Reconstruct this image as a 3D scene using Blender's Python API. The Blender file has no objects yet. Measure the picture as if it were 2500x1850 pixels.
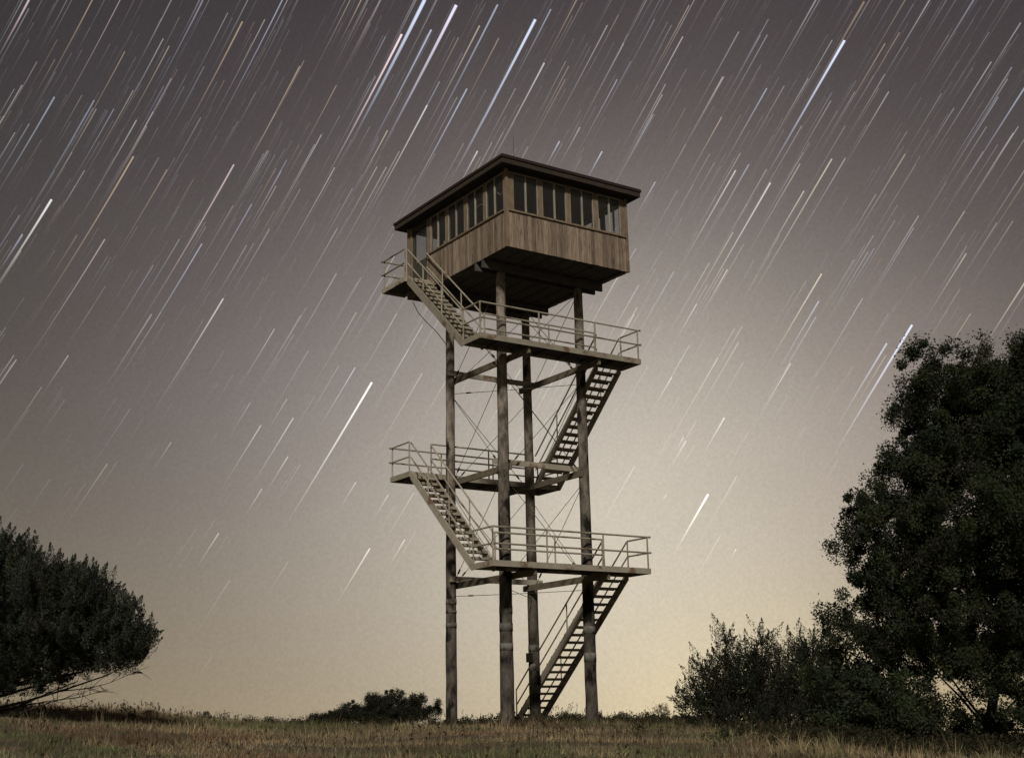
import bpy, math, random
import numpy as np
from mathutils import Vector, Matrix

random.seed(11)
rng = np.random.default_rng(11)
S = bpy.context.scene
COL = S.collection

# ------------------------------------------------------------------ camera
F_PX = 3153.0                       # focal length in pixels of a 2500 px wide frame
CAM = np.array([-25.762, -37.163, 0.05])
YAW, PITCH, ROLL = math.radians(34.47), math.radians(14.58), math.radians(-1.36)
FWD = np.array([math.sin(YAW) * math.cos(PITCH), math.cos(YAW) * math.cos(PITCH), math.sin(PITCH)])
_r = np.array([math.cos(YAW), -math.sin(YAW), 0.0])
_u = np.cross(_r, FWD)
RGT = math.cos(ROLL) * _r + math.sin(ROLL) * _u
UPV = -math.sin(ROLL) * _r + math.cos(ROLL) * _u
cam_data = bpy.data.cameras.new("camera")
cam_data.sensor_width = 36.0
cam_data.lens = F_PX / 2500.0 * 36.0
cam_data.clip_start = 0.1
cam_data.clip_end = 30000.0
cam = bpy.data.objects.new("camera", cam_data)
COL.objects.link(cam)
_m = Matrix.Identity(4)
for i in range(3):
    _m[i][0], _m[i][1], _m[i][2], _m[i][3] = RGT[i], UPV[i], -FWD[i], CAM[i]
cam.matrix_world = _m
S.camera = cam


def ray(px, py):
    """direction of a point of the photograph (2500 x 1850)"""
    v = RGT * (px - 1250) / F_PX - UPV * (py - 925) / F_PX + FWD
    return v / np.linalg.norm(v)


def at(px, py, depth):
    """world point seen at (px, py), `depth` metres in front of the camera"""
    return CAM + depth * (RGT * (px - 1250) / F_PX - UPV * (py - 925) / F_PX + FWD)


# ------------------------------------------------------------------ night sky: moonlit air + town glow on the horizon
MOON_AZ, MOON_EL = math.radians(40.0 + 180.0), math.radians(36.0)
world = bpy.data.worlds.new("World")
S.world = world
world.use_nodes = True
nt = world.node_tree
nt.nodes.clear()
N = nt.nodes.new
Lk = nt.links.new
out = N("ShaderNodeOutputWorld")
bg = N("ShaderNodeBackground")
Lk(bg.outputs[0], out.inputs[0])
tc = N("ShaderNodeTexCoord")
sepx = N("ShaderNodeSeparateXYZ")
Lk(tc.outputs["Generated"], sepx.inputs[0])


def wmath(op, a, b=None):
    n = N("ShaderNodeMath")
    n.operation = op
    for k, v in enumerate((a, b)):
        if v is None:
            continue
        if isinstance(v, (int, float)):
            n.inputs[k].default_value = v
        else:
            Lk(v, n.inputs[k])
    return n.outputs[0]


def wscale(fac, colour):
    n = N("ShaderNodeVectorMath")
    n.operation = 'SCALE'
    n.inputs[0].default_value = colour
    Lk(fac, n.inputs[3])
    return n.outputs[0]


def wadd(a, b):
    n = N("ShaderNodeVectorMath")
    n.operation = 'ADD'
    Lk(a, n.inputs[0])
    Lk(b, n.inputs[1])
    return n.outputs[0]


_h = ray(1930, 1735)
TOWN = tuple(np.array([_h[0], _h[1], 0]) / math.hypot(_h[0], _h[1]))
zz = wmath('MAXIMUM', sepx.outputs[2], 0.0)
band = wmath('EXPONENT', wmath('MULTIPLY', zz, -1 / 0.20))
dotn = N("ShaderNodeVectorMath")
dotn.operation = 'DOT_PRODUCT'
Lk(tc.outputs["Generated"], dotn.inputs[0])
dotn.inputs[1].default_value = (0.61670391, 0.7747949, 0.1391731)
q = wmath('SUBTRACT', 1.0, dotn.outputs["Value"])
lobe1 = wmath('EXPONENT', wmath('MULTIPLY', q, -1 / 0.02))
lobe2 = wmath('EXPONENT', wmath('MULTIPLY', q, -1 / 0.08))
dot3 = N("ShaderNodeVectorMath")
dot3.operation = 'DOT_PRODUCT'
Lk(tc.outputs["Generated"], dot3.inputs[0])
dot3.inputs[1].default_value = tuple(ray(2230, 1120))
lobe3 = wmath('EXPONENT', wmath('MULTIPLY', wmath('SUBTRACT', 1.0, dot3.outputs["Value"]), -1 / 0.010))
dot4 = N("ShaderNodeVectorMath")
dot4.operation = 'DOT_PRODUCT'
Lk(tc.outputs["Generated"], dot4.inputs[0])
dot4.inputs[1].default_value = tuple(ray(720, 1060))
lobe4 = wmath('EXPONENT', wmath('MULTIPLY', wmath('SUBTRACT', 1.0, dot4.outputs["Value"]), -1 / 0.012))
# yellower town light low on the horizon behind the trees
dot2 = N("ShaderNodeVectorMath")
dot2.operation = 'DOT_PRODUCT'
Lk(tc.outputs["Generated"], dot2.inputs[0])
dot2.inputs[1].default_value = TOWN
town = wmath('MULTIPLY', wmath('EXPONENT', wmath('MULTIPLY', zz, -1 / 0.10)),
             wmath('EXPONENT', wmath('MULTIPLY', wmath('SUBTRACT', 1.0, dot2.outputs["Value"]), -1 / 0.012)))
glow = wadd(wadd(wscale(band, (0.226, 0.188, 0.112)), wscale(lobe1, (0.372, 0.364, 0.290))),
            wadd(wadd(wadd(wscale(lobe2, (0.088, 0.062, 0.064)), wscale(lobe4, (0.032, 0.032, 0.034))), wscale(lobe3, (0.062, 0.050, 0.044))), wscale(town, (0.21, 0.172, 0.060))))
nish = N("ShaderNodeTexSky")
nish.sky_type = 'NISHITA'
nish.sun_disc = False
nish.sun_elevation = MOON_EL
nish.sun_rotation = MOON_AZ
nsc = N("ShaderNodeVectorMath")
nsc.operation = 'SCALE'
nsc.inputs[3].default_value = 0.0035
Lk(nish.outputs[0], nsc.inputs[0])
basec = N("ShaderNodeCombineXYZ")
for k, v in enumerate((0.009, 0.009, 0.012)):
    basec.inputs[k].default_value = v
# uneven thin haze and a fine grain over the sky
hz1 = N("ShaderNodeTexNoise")
hz1.inputs["Scale"].default_value = 5.0
hz1.inputs["Detail"].default_value = 5.0
Lk(tc.outputs["Generated"], hz1.inputs["Vector"])
hz2 = N("ShaderNodeTexNoise")
hz2.inputs["Scale"].default_value = 420.0
hz2.inputs["Detail"].default_value = 1.0
Lk(tc.outputs["Generated"], hz2.inputs["Vector"])
unev = wmath('ADD', wmath('MULTIPLY', wmath('SUBTRACT', hz1.outputs[0], 0.5), 0.22),
             wmath('MULTIPLY', wmath('SUBTRACT', hz2.outputs[0], 0.5), 0.22))
total = wadd(wadd(glow, nsc.outputs[0]), basec.outputs[0])
tsc = N("ShaderNodeVectorMath")
tsc.operation = 'SCALE'
Lk(total, tsc.inputs[0])
Lk(wmath('ADD', 1.0, unev), tsc.inputs[3])
# air close to the horizon reddens what shines through it
low = wmath('EXPONENT', wmath('MULTIPLY', zz, -1 / 0.07))
red = N("ShaderNodeCombineXYZ")
Lk(wmath('SUBTRACT', 1.012, wmath('MULTIPLY', low, 0.0)), red.inputs[0])
Lk(wmath('SUBTRACT', 0.992, wmath('MULTIPLY', low, 0.02)), red.inputs[1])
Lk(wmath('SUBTRACT', 1.02, wmath('MULTIPLY', low, 0.10)), red.inputs[2])
tmul = N("ShaderNodeVectorMath")
tmul.operation = 'MULTIPLY'
Lk(tsc.outputs[0], tmul.inputs[0])
Lk(red.outputs[0], tmul.inputs[1])
Lk(tmul.outputs[0], bg.inputs[0])
bg.inputs[1].default_value = 1.0

moon_d = bpy.data.lights.new("moon_light", 'SUN')
moon_d.energy = 2.3
moon_d.angle = math.radians(5.0)
moon_d.color = (1.0, 0.925, 0.815)
moon = bpy.data.objects.new("moon_light", moon_d)
COL.objects.link(moon)
_dir = Vector((math.sin(MOON_AZ) * math.cos(MOON_EL), math.cos(MOON_AZ) * math.cos(MOON_EL), math.sin(MOON_EL)))
moon.rotation_euler = _dir.to_track_quat('Z', 'Y').to_euler()
moon.location = (0, 0, 40)

S.view_settings.view_transform = 'Standard'
S.view_settings.look = 'None'
S.view_settings.exposure = 0.0
S.view_settings.gamma = 1.0
S.view_settings.use_curve_mapping = False
S.cycles.transparent_max_bounces = 24
S.cycles.max_bounces = 6


# ------------------------------------------------------------------ helpers
class MB:
    """collects shapes and links them as ONE mesh object"""

    def __init__(self):
        self.v, self.f = [], []

    def hexa(self, pts):
        n = len(self.v)
        self.v += [tuple(p) for p in pts]
        self.f += [(n, n + 3, n + 2, n + 1), (n + 4, n + 5, n + 6, n + 7), (n, n + 1, n + 5, n + 4),
                   (n + 1, n + 2, n + 6, n + 5), (n + 2, n + 3, n + 7, n + 6), (n + 3, n, n + 4, n + 7)]
        return self

    def box(self, x0, x1, y0, y1, z0, z1):
        return self.hexa([(x0, y0, z0), (x1, y0, z0), (x1, y1, z0), (x0, y1, z0),
                          (x0, y0, z1), (x1, y0, z1), (x1, y1, z1), (x0, y1, z1)])

    def bar(self, a, b, w, h, up=(0, 0, 1)):
        """rectangular bar from a to b, w wide across, h tall along `up`"""
        a, b = np.array(a, float), np.array(b, float)
        d = b - a
        d /= np.linalg.norm(d)
        s = np.cross(d, np.array(up, float))
        s /= np.linalg.norm(s)
        t = np.cross(s, d)
        P = []
        for p in (a, b):
            P.append([p - s * w / 2 - t * h / 2, p + s * w / 2 - t * h / 2, p + s * w / 2 + t * h / 2, p - s * w / 2 + t * h / 2])
        return self.hexa([P[0][0], P[0][1], P[1][1], P[1][0], P[0][3], P[0][2], P[1][2], P[1][3]])

    def tube(self, path, radii, n=8, cap=True):
        path = [np.array(p, float) for p in path]
        if not hasattr(radii, '__len__'):
            radii = [radii] * len(path)
        start = len(self.v)
        ref = None
        for i, p in enumerate(path):
            d = path[min(i + 1, len(path) - 1)] - path[max(i - 1, 0)]
            d = d / (np.linalg.norm(d) + 1e-9)
            if ref is None:
                ref = np.array([1.0, 0, 0]) if abs(d[0]) < 0.8 else np.array([0, 1.0, 0])
            s = np.cross(d, ref)
            s /= np.linalg.norm(s) + 1e-9
            t = np.cross(s, d)
            ref = t
            for k in range(n):
                a = 2 * math.pi * k / n
                self.v.append(tuple(p + radii[i] * (math.cos(a) * s + math.sin(a) * t)))
        for i in range(len(path) - 1):
            for k in range(n):
                a0 = start + i * n + k
                a1 = start + i * n + (k + 1) % n
                self.f.append((a0, a1, a1 + n, a0 + n))
        if cap:
            self.f.append(tuple(start + k for k in range(n))[::-1])
            e = start + (len(path) - 1) * n
            self.f.append(tuple(e + k for k in range(n)))
        return self

    def build(self, name, material, parent=None, smooth=False):
        me = bpy.data.meshes.new(name)
        me.from_pydata(self.v, [], self.f)
        me.materials.append(material)
        if smooth:
            me.polygons.foreach_set("use_smooth", [True] * len(me.polygons))
        me.update()
        o = bpy.data.objects.new(name, me)
        COL.objects.link(o)
        if parent is not None:
            o.parent = parent
        return o


def empty(name, parent=None, loc=(0, 0, 0)):
    o = bpy.data.objects.new(name, None)
    o.location = loc
    o.empty_display_size = 0.2
    COL.objects.link(o)
    if parent is not None:
        o.parent = parent
    return o


def tag(o, label, cat, group=None, kind=None):
    o["label"] = label
    o["category"] = cat
    if group:
        o["group"] = group
    if kind:
        o["kind"] = kind
    return o


def raw_mesh(name, verts, faces, material, parent=None, colours=None, smooth=False):
    """big meshes from numpy: faces all of one size (n, 3) or (n, 4)"""
    me = bpy.data.meshes.new(name)
    verts = np.asarray(verts, np.float32)
    faces = np.asarray(faces, np.int32)
    k = faces.shape[1]
    me.vertices.add(len(verts))
    me.vertices.foreach_set("co", verts.ravel())
    me.loops.add(faces.size)
    me.loops.foreach_set("vertex_index", faces.ravel())
    me.polygons.add(len(faces))
    me.polygons.foreach_set("loop_start", np.arange(0, faces.size, k, dtype=np.int32))
    me.polygons.foreach_set("loop_total", np.full(len(faces), k, np.int32))
    if colours is not None:
        at_ = me.color_attributes.new("col", 'FLOAT_COLOR', 'POINT')
        c = np.ones((len(verts), 4), np.float32)
        c[:, :3] = colours
        at_.data.foreach_set("color", c.ravel())
    me.materials.append(material)
    if smooth:
        me.polygons.foreach_set("use_smooth", np.ones(len(faces), bool))
    me.update(calc_edges=True)
    o = bpy.data.objects.new(name, me)
    COL.objects.link(o)
    if parent is not None:
        o.parent = parent
    return o


# ------------------------------------------------------------------ materials
def new_mat(name):
    m = bpy.data.materials.new(name)
    m.use_nodes = True
    b = m.node_tree.nodes["Principled BSDF"]
    return m, m.node_tree, b


def surf(name, c1, c2, scale=(6, 6, 6), rough=0.8, bump=0.25, bscale=None, c3=None, spot=0.62, jitter=0.0, metal=0.0, detail=6.0):
    """two colours mixed by stretched noise, a third in spots, brightness jitter per object, fine relief"""
    m, t, b = new_mat(name)
    n = t.nodes.new
    l = t.links.new
    geo = n("ShaderNodeNewGeometry")
    mp = n("ShaderNodeMapping")
    mp.inputs["Scale"].default_value = scale
    l(geo.outputs["Position"], mp.inputs[0])
    info = n("ShaderNodeObjectInfo")
    if jitter:
        off = n("ShaderNodeVectorMath")
        off.operation = 'SCALE'
        off.inputs[0].default_value = (37.0, 11.0, 5.0)
        l(info.outputs["Random"], off.inputs[3])
        ad = n("ShaderNodeVectorMath")
        l(mp.outputs[0], ad.inputs[0])
        l(off.outputs[0], ad.inputs[1])
        vec = ad.outputs[0]
    else:
        vec = mp.outputs[0]
    no = n("ShaderNodeTexNoise")
    no.inputs["Scale"].default_value = 1.0
    no.inputs["Detail"].default_value = detail
    no.inputs["Roughness"].default_value = 0.65
    l(vec, no.inputs["Vector"])
    ramp = n("ShaderNodeMapRange")
    ramp.inputs[1].default_value = 0.36
    ramp.inputs[2].default_value = 0.64
    l(no.outputs[0], ramp.inputs[0])
    mix = n("ShaderNodeMix")
    mix.data_type = 'RGBA'
    mix.inputs[6].default_value = (*c1, 1)
    mix.inputs[7].default_value = (*c2, 1)
    l(ramp.outputs[0], mix.inputs[0])
    col = mix.outputs[2]
    if c3 is not None:
        n2 = n("ShaderNodeTexNoise")
        n2.inputs["Scale"].default_value = 0.55
        n2.inputs["Detail"].default_value = 8.0
        l(vec, n2.inputs["Vector"])
        r2 = n("ShaderNodeMapRange")
        r2.inputs[1].default_value = spot
        r2.inputs[2].default_value = spot + 0.08
        l(n2.outputs[0], r2.inputs[0])
        mx = n("ShaderNodeMix")
        mx.data_type = 'RGBA'
        mx.inputs[7].default_value = (*c3, 1)
        l(col, mx.inputs[6])
        l(r2.outputs[0], mx.inputs[0])
        col = mx.outputs[2]
    if jitter:
        jr = n("ShaderNodeMapRange")
        jr.inputs[3].default_value = 1.0 - jitter
        jr.inputs[4].default_value = 1.0 + jitter
        l(info.outputs["Random"], jr.inputs[0])
        sc = n("ShaderNodeVectorMath")
        sc.operation = 'SCALE'
        l(col, sc.inputs[0])
        l(jr.outputs[0], sc.inputs[3])
        col = sc.outputs[0]
    l(col, b.inputs["Base Color"])
    b.inputs["Roughness"].default_value = rough
    b.inputs["Metallic"].default_value = metal
    b.inputs["Specular IOR Level"].default_value = 0.3
    if bump:
        bp = n("ShaderNodeBump")
        bp.inputs["Strength"].default_value = bump
        bp.inputs["Distance"].default_value = 0.02
        l(no.outputs[0], bp.inputs["Height"])
        l(bp.outputs[0], b.inputs["Normal"])
    return m


def leaf_mat(name, rough=0.7, transl=0.25):
    m, t, b = new_mat(name)
    a = t.nodes.new("ShaderNodeAttribute")
    a.attribute_name = "col"
    t.links.new(a.outputs["Color"], b.inputs["Base Color"])
    b.inputs["Roughness"].default_value = rough
    b.inputs["Specular IOR Level"].default_value = 0.15
    tr = t.nodes.new("ShaderNodeBsdfTranslucent")
    t.links.new(a.outputs["Color"], tr.inputs[0])
    mx = t.nodes.new("ShaderNodeMixShader")
    mx.inputs[0].default_value = transl
    t.links.new(b.outputs[0], mx.inputs[1])
    t.links.new(tr.outputs[0], mx.inputs[2])
    t.links.new(mx.outputs[0], t.nodes["Material Output"].inputs[0])
    return m


M = {}
M['steel'] = surf('painted_steel', (0.40, 0.358, 0.285), (0.31, 0.278, 0.222), (3, 3, 3), 0.55, 0.08, c3=(0.19, 0.125, 0.082), spot=0.565, jitter=0.16)
M['beam'] = surf('weathered_beam', (0.20, 0.165, 0.115), (0.12, 0.105, 0.075), (4, 4, 8), 0.75, 0.2, c3=(0.11, 0.075, 0.05), jitter=0.12)
M['siding'] = surf('weathered_siding', (0.345, 0.272, 0.205), (0.165, 0.125, 0.093), (30, 30, 2.4), 0.85, 0.5, c3=(0.075, 0.046, 0.032), spot=0.62, jitter=0.36)
M['trim'] = surf('weathered_trim', (0.265, 0.20, 0.138), (0.16, 0.118, 0.082), (9, 9, 3), 0.85, 0.35, c3=(0.07, 0.045, 0.03), spot=0.66, jitter=0.12)
M['mullion'] = surf('pale_window_bar', (0.40, 0.37, 0.30), (0.28, 0.26, 0.21), (8, 8, 2), 0.7, 0.1, jitter=0.1)
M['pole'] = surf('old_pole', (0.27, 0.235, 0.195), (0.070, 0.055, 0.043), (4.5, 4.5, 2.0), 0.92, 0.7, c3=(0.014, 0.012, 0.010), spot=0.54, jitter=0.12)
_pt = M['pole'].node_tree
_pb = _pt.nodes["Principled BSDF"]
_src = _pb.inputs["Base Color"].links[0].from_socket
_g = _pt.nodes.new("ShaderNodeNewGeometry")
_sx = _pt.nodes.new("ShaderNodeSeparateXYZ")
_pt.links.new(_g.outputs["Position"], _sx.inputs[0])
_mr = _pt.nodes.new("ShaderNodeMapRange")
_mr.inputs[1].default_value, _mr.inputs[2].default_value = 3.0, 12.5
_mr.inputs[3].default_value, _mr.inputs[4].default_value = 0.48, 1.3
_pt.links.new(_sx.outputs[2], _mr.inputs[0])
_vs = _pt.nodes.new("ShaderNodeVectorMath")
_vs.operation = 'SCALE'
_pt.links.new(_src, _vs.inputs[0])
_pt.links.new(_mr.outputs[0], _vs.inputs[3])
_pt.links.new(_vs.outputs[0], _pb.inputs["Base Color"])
M['band'] = surf('weathered_band', (0.20, 0.19, 0.17), (0.10, 0.092, 0.08), (7, 7, 5), 0.85, 0.4, c3=(0.05, 0.038, 0.028), spot=.55, jitter=0.25)
M['roof'] = surf('roof_edge', (0.040, 0.023, 0.019), (0.024, 0.017, 0.014), (2, 2, 12), 0.9, 0.3, jitter=0.15)
M['fascia'] = surf('roof_fascia', (0.062, 0.046, 0.034), (0.036, 0.028, 0.022), (3, 3, 14), 0.9, 0.3, jitter=0.1)
M['soffit'] = surf('soffit', (0.04, 0.034, 0.028), (0.025, 0.022, 0.019), (3, 3, 3), 0.95, 0.1)
M['under'] = surf('floor_underside', (0.125, 0.12, 0.118), (0.075, 0.072, 0.072), (3, 3, 3), 0.95, 0.3, jitter=0.2)
M['inside'] = surf('cabin_interior', (0.30, 0.27, 0.23), (0.22, 0.20, 0.17), (4, 4, 2), 0.9, 0.1)
M['cable'] = surf('galvanised_cable', (0.10, 0.09, 0.08), (0.05, 0.045, 0.04), (5, 5, 5), 0.6, 0.0)
M['wire'] = surf('pale_wire', (0.55, 0.54, 0.5), (0.45, 0.44, 0.4), (5, 5, 5), 0.5, 0.0)
M['dark'] = surf('dark_metal', (0.03, 0.028, 0.026), (0.02, 0.02, 0.018), (5, 5, 5), 0.6, 0.0)
M['door'] = surf('green_door', (0.075, 0.075, 0.058), (0.05, 0.052, 0.04), (4, 4, 4), 0.8, 0.1)
M['bark'] = surf('bark', (0.075, 0.058, 0.045), (0.03, 0.025, 0.02), (6, 6, 2), 0.95, 0.5)
M['leaf'] = leaf_mat('leaf')
M['grass'] = leaf_mat('grass_blade', 0.8, 0.3)

gm, gt, gb = new_mat('glass')
gt.nodes.remove(gb)
_tr = gt.nodes.new("ShaderNodeBsdfTransparent")
_tr.inputs[0].default_value = (0.93, 0.94, 0.93, 1)
_gl = gt.nodes.new("ShaderNodeBsdfGlossy")
_gl.inputs["Roughness"].default_value = 0.04
_lw = gt.nodes.new("ShaderNodeLayerWeight")
_lw.inputs[0].default_value = 0.5
_pw = gt.nodes.new("ShaderNodeMath")
_pw.operation = 'POWER'
_pw.inputs[1].default_value = 4.0
gt.links.new(_lw.outputs["Facing"], _pw.inputs[0])
_fr = gt.nodes.new("ShaderNodeMath")
_fr.operation = 'MULTIPLY_ADD'
_fr.inputs[1].default_value = 0.6
_fr.inputs[2].default_value = 0.055
gt.links.new(_pw.outputs[0], _fr.inputs[0])
_mx = gt.nodes.new("ShaderNodeMixShader")
gt.links.new(_fr.outputs[0], _mx.inputs[0])
gt.links.new(_tr.outputs[0], _mx.inputs[1])
gt.links.new(_gl.outputs[0], _mx.inputs[2])
_df = gt.nodes.new("ShaderNodeBsdfDiffuse")          # dust on the glass
_df.inputs[0].default_value = (0.5, 0.48, 0.45, 1)
_m2 = gt.nodes.new("ShaderNodeMixShader")
_m2.inputs[0].default_value = 0.02
gt.links.new(_mx.outputs[0], _m2.inputs[1])
gt.links.new(_df.outputs[0], _m2.inputs[2])
gt.links.new(_m2.outputs[0], gt.nodes["Material Output"].inputs[0])
M['glass'] = gm

sm, stt, sb = new_mat('starlight')
stt.nodes.remove(sb)
_a = stt.nodes.new("ShaderNodeAttribute")
_a.attribute_name = "col"
_e = stt.nodes.new("ShaderNodeEmission")
stt.links.new(_a.outputs["Color"], _e.inputs[0])
_t = stt.nodes.new("ShaderNodeBsdfTransparent")
_ad = stt.nodes.new("ShaderNodeAddShader")
stt.links.new(_e.outputs[0], _ad.inputs[0])
stt.links.new(_t.outputs[0], _ad.inputs[1])
stt.links.new(_ad.outputs[0], stt.nodes["Material Output"].inputs[0])
sm.cycles.emission_sampling = 'NONE'
M['star'] = sm

# ------------------------------------------------------------------ the hill
PROF = np.array([(-4000, -60), (-300, -6), (-60, -2.2), (0, -1.55), (10, -1.27), (20, -0.92), (30, -0.60), (38, -0.37), (44, -0.27), (49, -0.28),
                 (56, -0.80), (70, -2.3), (100, -4.8), (300, -18), (1000, -55), (4000, -215)], float)
LATR = np.array([(-200, 1.2), (-40, 1.5), (-20, 1.15), (-14, 0.80), (-10, 0.28), (-5, 0.03), (0, 0), (4, -0.04), (6.3, -0.18), (10, -0.42),
                 (14, -0.68), (25, -1.2), (60, -2.0), (300, -6)], float)
HX, HY = math.sin(YAW), math.cos(YAW)


def ground_z(x, y):
    x, y = np.asarray(x, float), np.asarray(y, float)
    dx, dy = x - CAM[0], y - CAM[1]
    s = dx * HX + dy * HY
    l = dx * HY - dy * HX
    z = 0
    for k in (-2.5, 0, 2.5):                      # soften the corners of the profile
        z = z + np.interp(s + k, PROF[:, 0], PROF[:, 1]) / 3
    lat = 0
    for k in (-1.5, 0, 1.5):
        lat = lat + np.interp(l + k, LATR[:, 0], LATR[:, 1]) / 3
    fall = np.clip(1 - (np.abs(s - 36) - 25) / 60, 0, 1)
    return z + lat * fall + 0.05 * np.sin(x * 0.9 + 1.3 * np.sin(y * 0.5)) * np.sin(y * 0.7 + 0.8)


def sl(s, l):
    """world x, y from metres ahead of and right of the camera"""
    return CAM[0] + s * HX + l * HY, CAM[1] + s * HY - l * HX


rad = np.concatenate([np.arange(0, 50, 0.8), np.geomspace(50, 3600, 70)])
nseg = 180
ang = np.linspace(0, 2 * math.pi, nseg, endpoint=False)
gx0, gy0 = sl(36, 0)
RR, AA = np.meshgrid(rad, ang, indexing='ij')
GX, GY = gx0 + RR * np.cos(AA), gy0 + RR * np.sin(AA)
gv = np.stack([GX, GY, ground_z(GX, GY)], -1).reshape(-1, 3)
ii, jj = np.meshgrid(np.arange(len(rad) - 1), np.arange(nseg), indexing='ij')
a0 = ii * nseg + jj
a1 = ii * nseg + (jj + 1) % nseg
gf = np.stack([a0, a0 + nseg, a1 + nseg, a1], -1).reshape(-1, 4)
M['soil'] = surf('dry_soil', (0.115, 0.092, 0.060), (0.072, 0.064, 0.040), (0.7, 0.7, 0.7), 0.95, 0.4, c3=(0.20, 0.145, 0.105), spot=0.60)
ground = raw_mesh("ground", gv, gf, M['soil'], smooth=True)
ground["kind"] = "structure"
ground["label"] = "low grassy hill rising towards the foot of the lookout tower"
ground["category"] = "ground"

# ------------------------------------------------------------------ the lookout tower
tower = empty("lookout_tower")
tag(tower, "tall wooden fire lookout tower with glazed cabin on four poles and zigzag steel stairs", "tower")
CX0, CX1, CY0, CY1 = -2.639, 2.659, -3.368, 3.339
ZF, ZS, ZH, ZW = 15.34, 16.65, 18.075, 18.16
ZE, ZET, OV = 18.17, 18.475, 0.375
# poles: base and head positions
POLES = {
    'A': ((-1.85, 1.80), (-1.73, 1.80), 0.200, 0.150), 'B': ((-1.84, -1.61), (-1.73, -1.60), 0.232, 0.165),
    'C': ((1.66, 1.80), (1.68, 1.80), 0.208, 0.150), 'D': ((1.585, -1.60), (1.66, -1.60), 0.215, 0.158)}
BANDS = {'B': ((1479, 1498), (1521, 1541), (1570, 1588)), 'C': ((1574, 1590), (1620, 1637), (1671, 1694)),
         'D': ((1528, 1547), (1593, 1615)), 'A': ((1462, 1475), (1521, 1533), (1490, 1497))}


def pole_xy(k, z):
    (bx, by), (tx, ty), _, _ = POLES[k]
    f = z / ZF
    return bx + (tx - bx) * f, by + (ty - by) * f


def pole_r(k, z):
    return POLES[k][2] + (POLES[k][3] - POLES[k][2]) * min(max(z / ZF, 0), 1)


def z_at_py(x, y, py):
    """height at which a vertical line through (x, y) crosses row py of the photograph"""
    d = np.array([x, y, 0.0]) - CAM
    lo, hi = -3.0, 22.0
    for _ in range(40):
        mid = (lo + hi) / 2
        p = d + np.array([0, 0, mid])
        v = 925 - F_PX * (p @ UPV) / (p @ FWD)
        if v > py:
            lo = mid
        else:
            hi = mid
    return lo


for k in 'ABCD':
    zb = float(ground_z(*POLES[k][0])) - 0.35
    zt = ZF - 0.29 if k in 'AC' else ZF - 0.29
    path, rr = [], []
    for i in range(26):
        z = zb + (zt - zb) * i / 25
        x, y = pole_xy(k, z)
        path.append((x + random.uniform(-.006, .006), y + random.uniform(-.006, .006), z))
        rr.append(pole_r(k, z) * random.uniform(0.97, 1.03))
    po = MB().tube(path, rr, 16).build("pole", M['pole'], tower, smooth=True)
    for (p1, p0) in BANDS[k]:
        x, y = pole_xy(k, 2.0)
        z0, z1 = z_at_py(x, y, p0), z_at_py(x, y, p1)
        xa, ya = pole_xy(k, z0)
        xb, yb = pole_xy(k, z1)
        MB().tube([(xa, ya, z0), (xb, yb, z1)], [pole_r(k, z0) * 1.02 + .003, pole_r(k, z1) * 1.02 + .003], 16).build("metal_band", M['band'], po, smooth=True)
# meter box on the rear pole
bxp = pole_xy('C', 1.9)
zb_ = z_at_py(bxp[0], bxp[1], 1605)
MB().box(bxp[0] - .34, bxp[0] - .17, bxp[1] - .16, bxp[1] + .02, zb_ - .16, zb_ + .16).build("meter_box", M['dark'], tower)

# landings -------------------------------------------------------------------
RH, PR = 1.07, 0.031
LAND = {1: (-3.30, 3.175, -3.144, -1.932, 4.796), 2: (-3.347, 3.225, 2.057, 3.426, 8.479),
        3: (-3.58, 3.263, -3.060, -1.963, 12.247), 4: (-3.694, -2.735, 1.725, 3.446, 15.60)}
# flights: (x0, x1), (y, z) foot, (y, z) head, risers
FL = {1: (2.05, 3.17, 3.95, None, -1.932, 4.796, 21), 2: (-3.30, -2.43, -1.932, 4.796, 2.057, 8.479, 15),
      3: (2.12, 3.22, 2.057, 8.479, -1.963, 12.247, 16), 4: (-3.60, -2.735, -1.963, 12.247, 1.725, 15.60, 14)}


def pipe(name, pts, parent, r=PR, mat='steel'):
    return MB().tube(pts, r, 8).build(name, M[mat], parent, smooth=False)


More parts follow.
